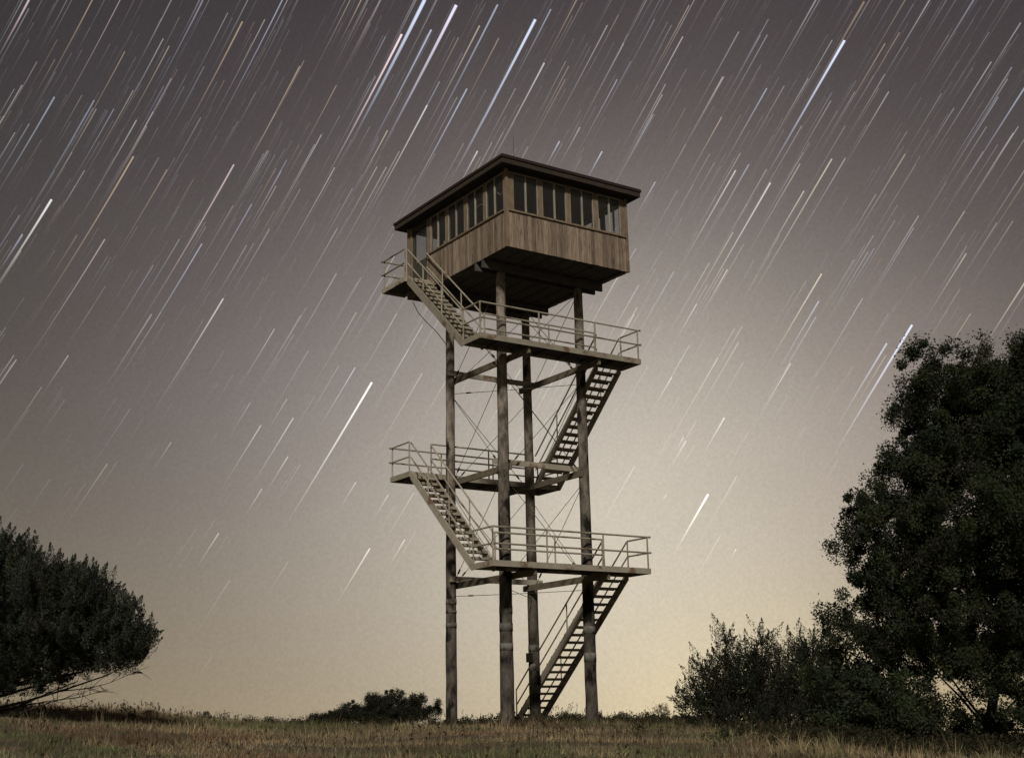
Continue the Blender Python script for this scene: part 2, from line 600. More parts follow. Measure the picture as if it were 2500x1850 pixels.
for k, (x0, x1, y0, y1, z) in LAND.items():
    deck = MB().box(x0 + .035, x1 - .035, y0 + .035, y1 - .035, z - .055, z - .012)
    ny = int((x1 - x0) / 0.9)
    for i in range(1, ny):                       # joists under the plate
        xx = x0 + (x1 - x0) * i / ny
        deck.box(xx - .03, xx + .03, y0 + .036, y1 - .036, z - .15, z - .056)
    land = deck.build("landing", M['under'], tower)
    ft = 0.185
    t = 0.034
    for (a, b, c, d) in ((x0, x1, y0, y0 + t), (x0, x1, y1 - t, y1), (x0, x0 + t, y0 + t, y1 - t), (x1 - t, x1, y0 + t, y1 - t)):
        MB().box(a, b, c, d, z - ft, z + .004).build("fascia_channel", M['steel'], land)
    zt, zm = z + RH, z + RH * .5
    e = 0.09
    runs, posts = [], []
    i_ = 0.03
    xl, xr, yf, yb = x0 + i_, x1 - i_, y0 + i_, y1 - i_
    if k in (1, 3):
        runs = [((xl, yf), (xr + e, yf)), ((xl, yf), (xl, yb)), ((xr, yf - e), (xr, yb)), ((-2.43 if k == 1 else -2.70, yb), (2.02, yb))]
        posts = [(xl, yf), (-1.16, yf), (1.17 if k == 1 else 1.24, yf), (xr - .06, yf), (xl, yb), (xr, yb), (2.02, yb), (-2.43 if k == 1 else -2.70, yb), (.0, yb)]
    elif k == 2:
        runs = [((xl - e, yb), (xr, yb)), ((xl, yf), (xl, yb + e)), ((xr, yf), (xr, yb)), ((-2.42, yf), (2.06, yf))]
        posts = [(xl, yf), (xl + .04, yb), (-1.2, yb), (1.1, yb), (xr, yb), (xr, yf), (-2.42, yf), (2.06, yf), (.05, yf)]
    else:
        runs = [((xl - e, yb), (xr, yb)), ((xl, yf), (xl, yb + e))]
        posts = [(xl, yf), (xl + .04, yb - .03), (xr, yb)]
    for (p, q_) in runs:
        pipe("top_rail", [(*p, zt), (*q_, zt)], land)
        pipe("mid_rail", [(*p, zm), (*q_, zm)], land)
    for p in posts:
        pipe("post", [(*p, z - .12), (*p, zt)], land, .028)

# stair flights --------------------------------------------------------------
for k, (x0, x1, ya, za, yb, zb, nr) in FL.items():
    if za is None:
        za = float(ground_z((x0 + x1) / 2, ya)) - 0.02
    flight = empty("stair_flight", tower, (0, 0, 0))
    sgn = 1 if yb > ya else -1
    t = .045
    dy, dz = yb - ya, zb - za
    ln = math.hypot(dy, dz)
    # stringers: deep channels running under the nosing line
    for xs in (x0 + t / 2, x1 - t / 2):
        off = -0.07
        o1, o2 = (ya + .002 * sgn, za + off), (yb - .004 * sgn, zb + off)
        hgt = .27 * ln / abs(dy)
        P = []
        for (yy, zc) in (o1, o2):
            P.append((yy, zc - hgt / 2 - .02))
            P.append((yy, zc + hgt / 2 - .02))
        lowcut = za - .20 if k != 1 else za - .4
        a_lo = max(P[0][1], lowcut)
        # foot end cut level with the lower landing fascia
        m = MB()
        pts = [(P[0][0], a_lo), (P[0][0], P[1][1]), (P[2][0], P[3][1] - .02), (P[2][0], P[2][1])]
        # long lower edge meets the level cut further along
        slope = dz / dy
        ycut = P[0][0] + (a_lo - P[0][1]) / slope
        prof = [(P[0][0], a_lo), (ycut, a_lo), (P[2][0], P[2][1]), (P[2][0], min(P[3][1] - .02, zb + .02)),
                (P[2][0] - (P[3][1] - .02 - min(P[3][1] - .02, zb + .02)) / slope, min(P[3][1] - .02, zb + .02)), (P[0][0], P[1][1])]
        n = len(prof)
        m.v = [(xs - t / 2, yy, zc) for yy, zc in prof] + [(xs + t / 2, yy, zc) for yy, zc in prof]
        m.f = [tuple(range(n)), tuple(range(2 * n - 1, n - 1, -1))] + [(i, i + n, (i + 1) % n + n, (i + 1) % n) for i in range(n)]
        m.build("stringer", M['steel'], flight)
    # treads, sharing one mesh
    tm = MB()
    w = (x1 - x0) / 2 - t - .002
    tm.box(-w, w, -.125, .125, -.012, 0.0)
    tm.box(-w, w, -.125, -.113, -.085, -.0125)
    tm.box(-w, w, .113, .125, -.085, -.0125)
    first = tm.build("tread", M['steel'], flight)
    for i in range(1, nr):
        tr_ = first if i == 1 else first.copy()
        if i > 1:
            COL.objects.link(tr_)
            tr_.parent = flight
        tr_.location = ((x0 + x1) / 2, ya + dy * (i - .35) / nr, za + dz * i / nr)
    # rails on both sides
    lift = RH * 0.98
    for xs in (x0 + .03, x1 - .03):
        zl = za + (0.0 if k != 1 else .1)
        f0 = 0.0 if k != 1 else 0.06
        p0 = (xs, ya + dy * f0, za + dz * f0 + lift)
        p1 = (xs, yb, zb + lift)
        m0, m1 = (p0[0], p0[1], p0[2] - RH / 2), (p1[0], p1[1], p1[2] - RH / 2)
        if k == 1:
            pipe("handrail", [(xs, p0[1], za), p0, p1], flight, .028)
        else:
            pipe("handrail", [p0, p1], flight, .028)
        pipe("mid_rail", [m0, m1], flight, .026)
        for f in (0.36, 0.70) if k != 1 else (.30, .62):
            yy, zc = ya + dy * f, za + dz * f
            pipe("post", [(xs, yy, zc - .1), (xs, yy, zc + lift)], flight, .025)

# beams ------------------------------------------------------------------------
for lk in (1, 3, 2):
    x0, x1, y0, y1, z = LAND[lk]
    zb1 = z - .19
    zb0 = zb1 - .21
    for leg, sx in (('A', 1), ('C', -1)):
        zc = (zb0 + zb1) / 2
        px_ = pole_xy(leg, zc)[0] + sx * (pole_r(leg, zc) + .055)
        if lk == 2:
            ya, yb = -1.72, y1 - .10
        else:
            ya, yb = y0 + .10, 1.98
        MB().box(px_ - .045, px_ + .045, ya, yb, zb0, zb1).build("cantilever_beam", M['beam'], tower)
    # tie beam across the far (or near) pair of poles, resting on the two cantilevers
    if lk == 2:
        yy = -1.60 + pole_r('B', z) + .05
    else:
        yy = 1.80 - pole_r('A', z) - .05
    MB().box(-2.0, 1.95, yy - .04, yy + .04, zb1 + .002, zb1 + .19).build("tie_beam", M['steel'], tower)
for yy in (-1.60, 1.80):
    for sgn in (-1, 1):
        yc = yy + sgn * (.165 + .05)
        MB().box(CX0 + .01, CX1 - .06, yc - .05, yc + .05, ZF - .30, ZF - .002).build("cabin_beam", M['under'], tower)
for i in range(9):
    xx = CX0 + .2 + (CX1 - CX0 - .4) * i / 8
    MB().box(xx - .03, xx + .03, CY0 + .06, CY1 - .06, ZF - .001, ZF + .05).build("floor_joist", M['under'], tower)
MB().box(CX0 + .04, CX1 - .04, CY0 + .04, CY1 - .04, ZF + .052, ZF + .20).build("cabin_floor", M['under'], tower)

# cable bracing ----------------------------------------------------------------
tb = MB().box(-.022, .022, -.022, .022, -.09, .09)
tb_obj = None


def brace(p, q_):
    global tb_obj
    p, q_ = np.array(p, float), np.array(q_, float)
    c = MB().tube([p, p + (q_ - p) * .5 - np.array([0, 0, .012]), q_], .0105, 5, cap=False).build("brace_cable", M['cable'], tower)
    d = Vector(q_ - p).normalized()
    for f in (.12,):
        pos = p + (q_ - p) * f
        if tb_obj is None:
            tb_obj = tb.build("turnbuckle", M['dark'], c)
            o = tb_obj
        else:
            o = tb_obj.copy()
            COL.objects.link(o)
            o.parent = c
        o.location = pos
        o.rotation_euler = d.to_track_quat('Z', 'Y').to_euler()


def on_pole(k, z, other):
    x, y = pole_xy(k, z)
    ox, oy = pole_xy(other, z)
    v = np.array([ox - x, oy - y])
    v /= np.linalg.norm(v)
    r = pole_r(k, z) * .9
    return (x + v[0] * r, y + v[1] * r, z)


for (z0, z1) in ((4.55, 7.75), (8.15, 11.35), (11.75, 14.75)):
    for (a, b) in (('A', 'B'), ('C', 'D'), ('A', 'C'), ('B', 'D')):
        brace(on_pole(a, z0, b), on_pole(b, z1, a))
        brace(on_pole(b, z0 + .08, a), on_pole(a, z1 - .08, b))
for z in (4.12, 11.42):
    brace(on_pole('A', z, 'D'), on_pole('D', z + .03, 'A'))
    brace(on_pole('C', z + .02, 'B'), on_pole('B', z, 'C'))

# cabin ----------------------------------------------------------------------
FACES = {'right': ((CX0, CY0), (1, 0), (0, -1), CX1 - CX0), 'left': ((CX0, CY0), (0, 1), (-1, 0), CY1 - CY0),
         'back': ((CX0, CY1), (1, 0), (0, 1), CX1 - CX0), 'far': ((CX1, CY0), (0, 1), (1, 0), CY1 - CY0)}
BAY_X = ((.060, .254), (.291, .485), (.519, .713), (.752, .945))
BAY_Y = ((.024, .186), (.211, .372), (.399, .564), (.591, .750))
DOOR = (.785, .955)


def fbox(m, face, a0, a1, n0, n1, z0, z1):
    (ox, oy), (ax, ay), (nx, ny), _ = FACES[face]
    xs = sorted((ox + ax * a0 + nx * n0, ox + ax * a1 + nx * n1)) if ax else sorted((ox + nx * n0, ox + nx * n1))
    ys = sorted((oy + ay * a0 + ny * n0, oy + ay * a1 + ny * n1)) if ay else sorted((oy + ny * n0, oy + ny * n1))
    return m.box(xs[0], xs[1], ys[0], ys[1], z0, z1)


CW = .095       # corner post half
for face, (o_, a_, n_, L) in FACES.items():
    bays = BAY_X if a_[0] else BAY_Y
    bays = [(p * L, q_ * L) for p, q_ in bays]
    has_door = face == 'left'
    if face == 'far':
        bays.append((DOOR[0] * L, DOOR[1] * L))
    wall_end = L - CW if not has_door else DOOR[0] * L - .06
    wall = fbox(MB(), face, CW, wall_end, -.09, -.03, ZF + .01, ZS - .03).build("wall", M['inside'], tower)
    # vertical siding, one board each
    a = CW
    while a < wall_end - .03:
        w = min(random.choice((.055, .06, .11, .14, .165, .185)), wall_end - a)
        dep = random.uniform(-.004, .007)
        fbox(MB(), face, a + .003, a + w - .004, -.029, dep, ZF - random.uniform(0, .012), ZS - .032).build("board", M['siding'], wall)
        a += w
    fbox(MB(), face, CW - .004 if face in ('right', 'back') else CW - .004, wall_end, -.13, .055, ZS - .03, ZS + .035).build("sill", M['trim'], wall)
    fbox(MB(), face, CW, L - CW, -.10, -.004, ZH, ZW).build("header", M['fascia'], wall)
    # posts between the bays
    edges = [CW]
    for p, q_ in bays:
        edges += [p, q_]
    edges.append(wall_end)
    for i in range(0, len(edges), 2):
        p, q_ = edges[i], edges[i + 1]
        if q_ - p < .03:
            continue
        n_board = max(1, round((q_ - p) / .14))
        for j in range(n_board):
            b0 = p + (q_ - p) * j / n_board
            b1 = p + (q_ - p) * (j + 1) / n_board
            fbox(MB(), face, b0 + .002, b1 - .002, -.11, -.006 + .012 * (j % 2), ZS + .036, ZH - .001).build("window_post", M['trim'], wall)
    # windows
    for p, q_ in bays:
        zb, zt = ZS + .036, ZH - .001
        m = MB()
        fw_ = .022
        fbox(m, face, p + .001, p + fw_, -.055, -.012, zb, zt)
        fbox(m, face, q_ - fw_, q_ - .001, -.055, -.012, zb, zt)
        fbox(m, face, p + fw_ + .001, q_ - fw_ - .001, -.055, -.012, zb, zb + .03)
        fbox(m, face, p + fw_ + .001, q_ - fw_ - .001, -.055, -.012, zt - .03, zt)
        win = m.build("window", M['mullion'], tower)
        mid = (p + q_) / 2 + .01
        fbox(MB(), face, mid - .028, mid + .028, -.06, -.006, zb + .031, zt - .031).build("mullion", M['mullion'], win)
        for (s0, s1) in ((p + fw_ + .001, mid - .029), (mid + .029, q_ - fw_ - .001)):
            fbox(MB(), face, s0, s1, -.038, -.032, zb + .031, zt - .031).build("pane", M['glass'], win)
    if has_door:
        d0, d1 = DOOR[0] * L, DOOR[1] * L
        zd0, zd1 = 15.602, ZH - .001
        fbox(MB(), face, d0 - .058, d0, -.11, .012, ZF, zd1).build("door_jamb", M['trim'], tower)
        fbox(MB(), face, d1, L - CW - .001, -.11, .004, ZF, zd1).build("door_jamb", M['trim'], tower)
        fbox(MB(), face, d0, d1, -.10, -.002, ZF, zd0 - .001).build("door_step", M['trim'], tower)
        m = MB()
        n0, n1 = -.085, -.045
        zg0, zg1 = zd0 + 1.02, zd1 - .16
        fbox(m, face, d0 + .004, d0 + .13, n0, n1, zd0, zd1)
        fbox(m, face, d1 - .13, d1 - .004, n0, n1, zd0, zd1)
        fbox(m, face, d0 + .131, d1 - .131, n0, n1, zd0, zg0)
        fbox(m, face, d0 + .131, d1 - .131, n0, n1, zg1, zd1)
        door = m.build("door", M['door'], tower)
        fbox(MB(), face, d0 + .131, d1 - .131, -.068, -.062, zg0 + .001, zg1 - .001).build("pane", M['glass'], door)
        (ox, oy) = o_
        MB().tube([(ox + .05, oy + d0 + .07, zd0 + .95), (ox - .02, oy + d0 + .07, zd0 + .95)], [.012, .03], 8).build("handle", M['dark'], door)
for (cx, cy) in ((CX0, CY0), (CX1, CY0), (CX0, CY1), (CX1, CY1)):
    sx, sy = (1 if cx < 0 else -1), (1 if cy < 0 else -1)
    x = sorted((cx - sx * .018, cx + sx * (CW - .002)))
    y = sorted((cy - sy * .018, cy + sy * (CW - .002)))
    MB().box(x[0], x[1], y[0], y[1], ZF - .012, ZW - .001).build("corner_post", M['trim'], tower)
# ceiling, soffit and low hip roof
MB().box(CX0 + .12, CX1 - .12, CY0 + .12, CY1 - .12, ZW - .02, ZW + .004).build("ceiling", M['inside'], tower)
X0, X1, Y0, Y1 = CX0 - OV, CX1 + OV, CY0 - OV, CY1 + OV
rf = MB()
rise = .62
half = (X1 - X0) / 2
ym0, ym1 = Y0 + half, Y1 - half
xm = (X0 + X1) / 2
rf.v = [(X0, Y0, ZET), (X1, Y0, ZET), (X1, Y1, ZET), (X0, Y1, ZET), (xm, ym0, ZET + rise), (xm, ym1, ZET + rise),
        (X0, Y0, ZET - .03), (X1, Y0, ZET - .03), (X1, Y1, ZET - .03), (X0, Y1, ZET - .03)]
rf.f = [(0, 1, 4), (1, 2, 5, 4), (2, 3, 5), (3, 0, 4, 5), (9, 8, 7, 6), (0, 6, 7, 1), (1, 7, 8, 2), (2, 8, 9, 3), (3, 9, 6, 0)]
roof = rf.build("roof", M['roof'], tower)
MB().box(X0 + .03, X1 - .03, Y0 + .03, Y1 - .03, ZE, ZE + .03).build("soffit", M['soffit'], roof)
t = .028
for (a, b, c, d) in ((X0, X1, Y0, Y0 + t), (X0, X1, Y1 - t, Y1), (X0, X0 + t, Y0 + t, Y1 - t), (X1 - t, X1, Y0 + t, Y1 - t)):
    MB().box(a, b, c, d, ZE - .005, ZET - .125).build("fascia_board", M['fascia'], roof)
g = .035
for (a, b, c, d) in ((X0 - g, X1 + g, Y0 - g, Y0 + .02), (X0 - g, X1 + g, Y1 - .02, Y1 + g), (X0 - g, X0 + .02, Y0 + .021, Y1 - .021), (X1 - .02, X1 + g, Y0 + .021, Y1 - .021)):
    MB().box(a, b, c, d, ZET - .124, ZET - .031).build("drip_edge", M['roof'], roof)
ap = at(1253, 331, 46.2)
MB().tube([(ap[0], ap[1], ZET + .05), (ap[0], ap[1], ap[2])], [.012, .006], 6).build("antenna", M['dark'], tower)
# loose wires: behind the corner glazing and below the door platform
L = CY1 - CY0
for pts in (((.045, 17.62), (.06, 17.47), (.085, 17.40), (.10, 17.50), (.12, 17.62), (.145, 17.70)),
            ((.222, 17.36), (.25, 17.44), (.275, 17.50), (.30, 17.48), (.315, 17.38)),
            ((.05, 17.95), (.062, 17.86), (.08, 17.83))):
    MB().tube([(CX0 + .16, CY0 + a * L, z) for a, z in pts], .011, 5).build("loose_wire", M['wire'], tower, smooth=True)
wp = [at(1008, 737, 47.5), at(1022, 765, 47.3), at(1045, 790, 47.1), at(1062, 806, 46.9), at(1080, 828, 46.8), at(1091, 843, 46.75)]
MB().tube(wp, .014, 5).build("hanging_wire", M['dark'], tower, smooth=True)


# ------------------------------------------------------------------ trees and bushes
def unit(v):
    return v / (np.linalg.norm(v, axis=-1, keepdims=True) + 1e-9)


def leaves(centres, radii, per, size, colours, axis=None, stretch=1.0, slim=0.45):
    """leaf faces scattered through clumps. centres (n,3), radii (n,), colours (n,3); axis (n,3) stretches clumps along it"""
    n = len(centres)
    k = np.repeat(np.arange(n), per)
    d = unit(rng.normal(size=(len(k), 3)))
    if axis is None:                                   # round knob with a definite edge
        p = d * (rng.uniform(0, 1, (len(k), 1)) ** .40) * np.where(rng.uniform(0, 1, (len(k), 1)) < .16, rng.uniform(1.1, 1.7, (len(k), 1)), 1.0)
    else:                                              # pointed spray: a cone along the axis
        ax = axis[k]
        t = rng.uniform(0, 1, (len(k), 1)) ** 1.25
        perp = unit(d - ax * (d * ax).sum(1, keepdims=True))
        p = ax * (t * (1 + stretch) - .55) + perp * (1.02 - t ** 1.6) * rng.uniform(0, 1, (len(k), 1)) ** .6 * .75
    pos = centres[k] + p * radii[k][:, None]
    d = unit(rng.normal(size=(len(k), 3)) + (p * .8 if axis is None else axis[k] * 1.3 + p * .7))
    s = unit(np.cross(d, unit(rng.normal(size=(len(k), 3)))))
    ln = size * rng.uniform(.6, 1.35, (len(k), 1))
    b = pos - d * ln * .4 + s * ln * slim * .6
    c = pos + d * ln * .6
    e = pos - d * ln * .4 - s * ln * slim * .6
    v = np.stack([b, c, e], 1).reshape(-1, 3)
    f = np.arange(len(v)).reshape(-1, 3)
    col = colours[k] * rng.uniform(.8, 1.22, (len(k), 1))
    return v, f, np.repeat(col, 3, 0)


def tree(name, label, cat, depth, base_px, lobes, clumps, per, radius, size, tint, spiky=0.0, slim=.45, depth_scale=1.0, trunk_r=.16,
         gap=0.0, group=None, limb_n=26, bare=()):
    """lobes: (px, py, rx px, ry px, depth offset m) in the photograph's frame, turned into ellipsoids of real size"""
    mpp = depth / F_PX
    lob = []
    for (px, py, rx, ry, dz) in lobes:
        c = at(px, py, depth + dz)
        lob.append((c, rx * mpp, ry * mpp, (rx + ry) / 2 * mpp * depth_scale))
    wts = np.array([l[1] * l[2] * l[3] for l in lob]) ** .8
    wts /= wts.sum()
    pick = rng.choice(len(lob), clumps, p=wts)
    d = unit(rng.normal(size=(clumps, 3)))
    rr = rng.uniform(0, 1, clumps) ** .42
    cen = np.zeros((clumps, 3))
    outw = np.zeros((clumps, 3))
    fh = np.array([HX, HY, 0.0])
    rh = np.array([HY, -HX, 0.0])
    for i in range(clumps):
        c, rx, ry, rz = lob[pick[i]]
        o = rh * d[i, 0] * rx + np.array([0, 0, 1.0]) * d[i, 2] * ry + fh * d[i, 1] * rz
        cen[i] = c + o * rr[i]
        outw[i] = o
    outw = unit(outw)
    g = ground_z(cen[:, 0], cen[:, 1])
    cen[:, 2] = np.maximum(cen[:, 2], g + .12)
    rad_ = radius * rng.uniform(.45, 1.5, clumps)
    tone = rng.uniform(.55, 1.5, (clumps, 1)) ** .8
    col = np.array(tint)[None] * tone * rng.uniform(.88, 1.12, (clumps, 3))
    axis = unit(outw * .7 + np.array([0, 0, 1.0]) * .9 + rng.normal(size=(clumps, 3)) * .25) if spiky else None
    v, f, c = leaves(cen, rad_, per, size, col, axis, 1 + spiky, slim)
    b = at(base_px[0], base_px[1], depth)
    gz = float(ground_z(b[0], b[1]))
    root = empty(name)
    root["label"], root["category"] = label, cat
    if group:
        root["group"] = group
    top = max(lob, key=lambda l: l[0][2])[0]
    base = np.array([b[0], b[1], gz - .2])
    mid = base * .5 + top * .5 + np.array([.2, -.1, 0])
    tr = MB().tube([base, base * .72 + mid * .28, mid, mid * .45 + top * .55, top], [trunk_r * 1.25, trunk_r, trunk_r * .7, trunk_r * .45, trunk_r * .15], 9)
    tr.build("trunk", M['bark'], root, smooth=True)
    lm = MB()
    for i in rng.choice(clumps, min(limb_n, clumps), replace=False):
        e = cen[i]
        t = np.clip((e[2] - base[2]) / max(top[2] - base[2], .1) - .22, .06, .85)
        st = base * (1 - t) + top * t if t > .5 else base * (1 - 2 * t) + mid * 2 * t
        m1 = st * .6 + e * .4 + rng.normal(size=3) * .07 + np.array([0, 0, .08])
        r0 = trunk_r * (.42 - .25 * t)
        lm.tube([st, m1, e * .8 + m1 * .2, e], [r0, r0 * .6, r0 * .3, r0 * .12], 5, cap=False)
    for pts in bare:                                  # bare lower limbs traced from the photograph
        P3 = [at(x, y, depth + dd) for x, y, dd, _ in pts]
        lm.tube(P3, [r for *_, r in pts], 6, cap=False)
        for _ in range(14):                           # twigs off each limb
            j = random.randrange(len(P3) - 1)
            f_ = random.random()
            st = P3[j] * (1 - f_) + P3[j + 1] * f_
            dirv = unit(P3[j + 1] - P3[j]) + rng.normal(size=3) * .55
            e = st + unit(dirv) * random.uniform(.25, .7)
            lm.tube([st, (st + e) / 2 + rng.normal(size=3) * .04, e], [.010, .007, .003], 4, cap=False)
    lm.build("limbs", M['bark'], root, smooth=True)
    raw_mesh("crown", v, f, M['leaf'], root, c)
    return root


tree("broad_tree", "tall dense dark green tree overlooking the tower from beyond the juniper thicket", "tree", 32.0, (2400, 1800),
     [(2310, 905, 120, 80, 0), (2225, 985, 60, 55, 0), (2300, 1060, 140, 110, .2), (2420, 1030, 130, 150, .5), (2505, 880, 42, 72, .3), (2580, 900, 90, 130, .6), (2530, 1000, 150, 170, .5),
      (2250, 1165, 130, 80, -.2), (2130, 1225, 75, 50, 0), (2210, 1300, 150, 100, -.4), (2075, 1325, 60, 35, 0), (2400, 1240, 200, 150, -.6), (2150, 1420, 100, 85, 0),
      (2260, 1450, 150, 110, -.5), (2430, 1450, 190, 140, -.4), (2600, 1300, 220, 220, 0), (2120, 1560, 110, 85, 0), (2270, 1580, 140, 70, 0),
      (2470, 1580, 150, 50, 0), (2620, 1550, 160, 160, .4), (2090, 1680, 130, 80, 0), (2040, 1500, 45, 30, 0), (2200, 1690, 90, 70, -.3), (2160, 1750, 170, 45, -.3),
      (2350, 1665, 110, 22, .2), (2470, 1690, 100, 20, .2), (2330, 1715, 90, 14, .4), (2440, 1772, 100, 14, .2), (2320, 1778, 90, 16, 0), (2560, 1700, 110, 90, 0), (2400, 1625, 140, 45, -1.2), (2470, 1738, 90, 22, -1.0), (2400, 1690, 90, 16, -1.0), (2340, 1755, 60, 16, -.8), (2210, 1745, 110, 45, -1.2)],
     2500, 290, .245, .056, (.038, .047, .024), slim=.66, depth_scale=1.4, trunk_r=.12, limb_n=22)
tree("juniper_thicket", "feathery dark juniper thicket with pointed sprays in front of the tall tree", "bush", 37.0, (1880, 1770),
     [(1800, 1665, 85, 58, 0), (1742, 1690, 55, 45, 0), (1870, 1668, 95, 66, .3), (1705, 1735, 50, 30, 0), (1965, 1660, 90, 80, .3), (1775, 1600, 34, 34, 0), (1768, 1562, 16, 26, 0),
      (1850, 1600, 34, 34, 0), (1862, 1572, 15, 26, 0), (1815, 1610, 24, 26, 0), (1935, 1585, 30, 36, 0), (1925, 1556, 13, 28, 0), (1990, 1600, 40, 44, .2), (1735, 1635, 22, 26, 0),
      (1690, 1680, 14, 34, 0), (1668, 1715, 14, 24, 0), (1820, 1725, 130, 42, 0), (2020, 1700, 120, 70, .2), (1900, 1745, 190, 30, -.3), (1780, 1755, 90, 18, -.4), (2060, 1760, 150, 25, -.5)],
     1050, 170, .25, .052, (.042, .046, .031), spiky=.95, slim=.42, trunk_r=.05, limb_n=40)
tree("windswept_juniper", "wide windswept dark juniper leaning over the grass with bare lower limbs", "tree", 36.0, (-120, 1770),
     [(60, 1530, 200, 160, 0), (-60, 1460, 200, 160, .4), (170, 1510, 125, 95, 0), (250, 1565, 112, 78, 0), (295, 1600, 78, 42, 0), (10, 1395, 90, 85, 0), (110, 1425, 95, 75, 0),
      (200, 1465, 80, 65, .2), (290, 1515, 60, 50, 0), (335, 1560, 40, 52, 0), (85, 1610, 175, 55, 0), (-120, 1600, 200, 120, 0), (-25, 1340, 45, 45, 0), (215, 1415, 40, 34, 0), (320, 1490, 26, 34, 0)],
     2700, 260, .24, .048, (.056, .066, .048), spiky=.30, slim=.5, depth_scale=1.3, trunk_r=.18, limb_n=50,
     bare=([(-80, 1745, 0, 0.056), (60, 1712, -.1, 0.037), (160, 1682, -.2, 0.028), (260, 1648, -.2, 0.019), (310, 1622, -.1, 0.012), (316, 1585, 0, 0.007)],
           [(-60, 1752, .2, 0.050), (50, 1722, .2, 0.031), (120, 1690, .2, 0.022), (190, 1662, .2, 0.012)],
           [(-60, 1762, .1, 0.037), (90, 1742, 0, 0.022), (180, 1728, -.1, 0.012), (235, 1705, -.1, 0.006)],
           [(40, 1725, .1, .02), (110, 1712, .0, .014), (200, 1700, -.1, .010), (262, 1682, -.1, .006)], [(150, 1686, -.2, .018), (215, 1680, -.3, .012), (262, 1668, -.3, .008), (330, 1640, -.3, .005)],
           [(-60, 1757, -.4, 0.037), (60, 1735, -.5, 0.019), (130, 1712, -.5, 0.012), (205, 1690, -.5, 0.006)]))
tree("low_bush", "low flat-topped dark bush on the crest beside the tower", "bush", 49.5, (920, 1765),
     [(940, 1712, 52, 14, 0), (965, 1697, 30, 8, .2), (905, 1705, 26, 9, 0), (878, 1728, 50, 14, .3), (1008, 1712, 34, 12, 0), (1022, 1703, 16, 6, 0), (835, 1745, 52, 12, 0), (1048, 1735, 30, 14, 0),
      (950, 1748, 100, 20, 0), (780, 1760, 42, 9, 0), (952, 1688, 12, 5, 0), (1070, 1714, 14, 5, 0), (738, 1762, 22, 6, 0), (800, 1756, 50, 12, .2), (1000, 1732, 40, 14, .3), (862, 1712, 12, 5, 0), (930, 1728, 40, 12, -.2)],
     560, 200, .165, .042, (.032, .034, .022), slim=.55, trunk_r=.05, limb_n=40)
tree("pale_sapling", "small pale twiggy sapling standing on the far side of the crest", "tree", 62.0, (1615, 1765),
     [(1615, 1730, 20, 14, 0), (1606, 1737, 12, 12, 0), (1628, 1740, 10, 12, 0)], 46, 22, .13, .06, (.12, .09, .055), slim=.4, trunk_r=.03, limb_n=24)

# far ridge beyond the crest
hv, hf = [], []
for i in range(41):
    p = at(1600 + i * 3.2, 1760, 900)
    hz = 8.5 * math.sin(math.pi * i / 40) ** .7 + 1.2 * math.sin(i * .9)
    base = CAM[2] - 14
    for (o, zz_) in ((-60, base - 30), (0, CAM[2] - 9.0 + max(hz, 0) * .75), (80, base - 30)):
        hv.append((p[0] + FWD[0] * o, p[1] + FWD[1] * o, zz_))
for i in range(40):
    for j in range(2):
        a = i * 3 + j
        hf.append((a, a + 3, a + 4, a + 1))
M['ridge'] = surf('far_woods', (0.06, 0.065, 0.06), (0.04, 0.045, 0.04), (.05, .05, .05), .95, 0)
hill = raw_mesh("far_hill", np.array(hv), np.array(hf), M['ridge'])
hill["kind"] = "structure"


# ------------------------------------------------------------------ grass and weeds on the hill
def smooth_noise(x, y, seed, scale):
    r = np.random.default_rng(seed)
    z = 0
    for k in range(7):
        a, b, ph = r.normal(size=3)
        z = z + np.sin((a * x + b * y) / scale + ph * 6)
    return z / 3.2


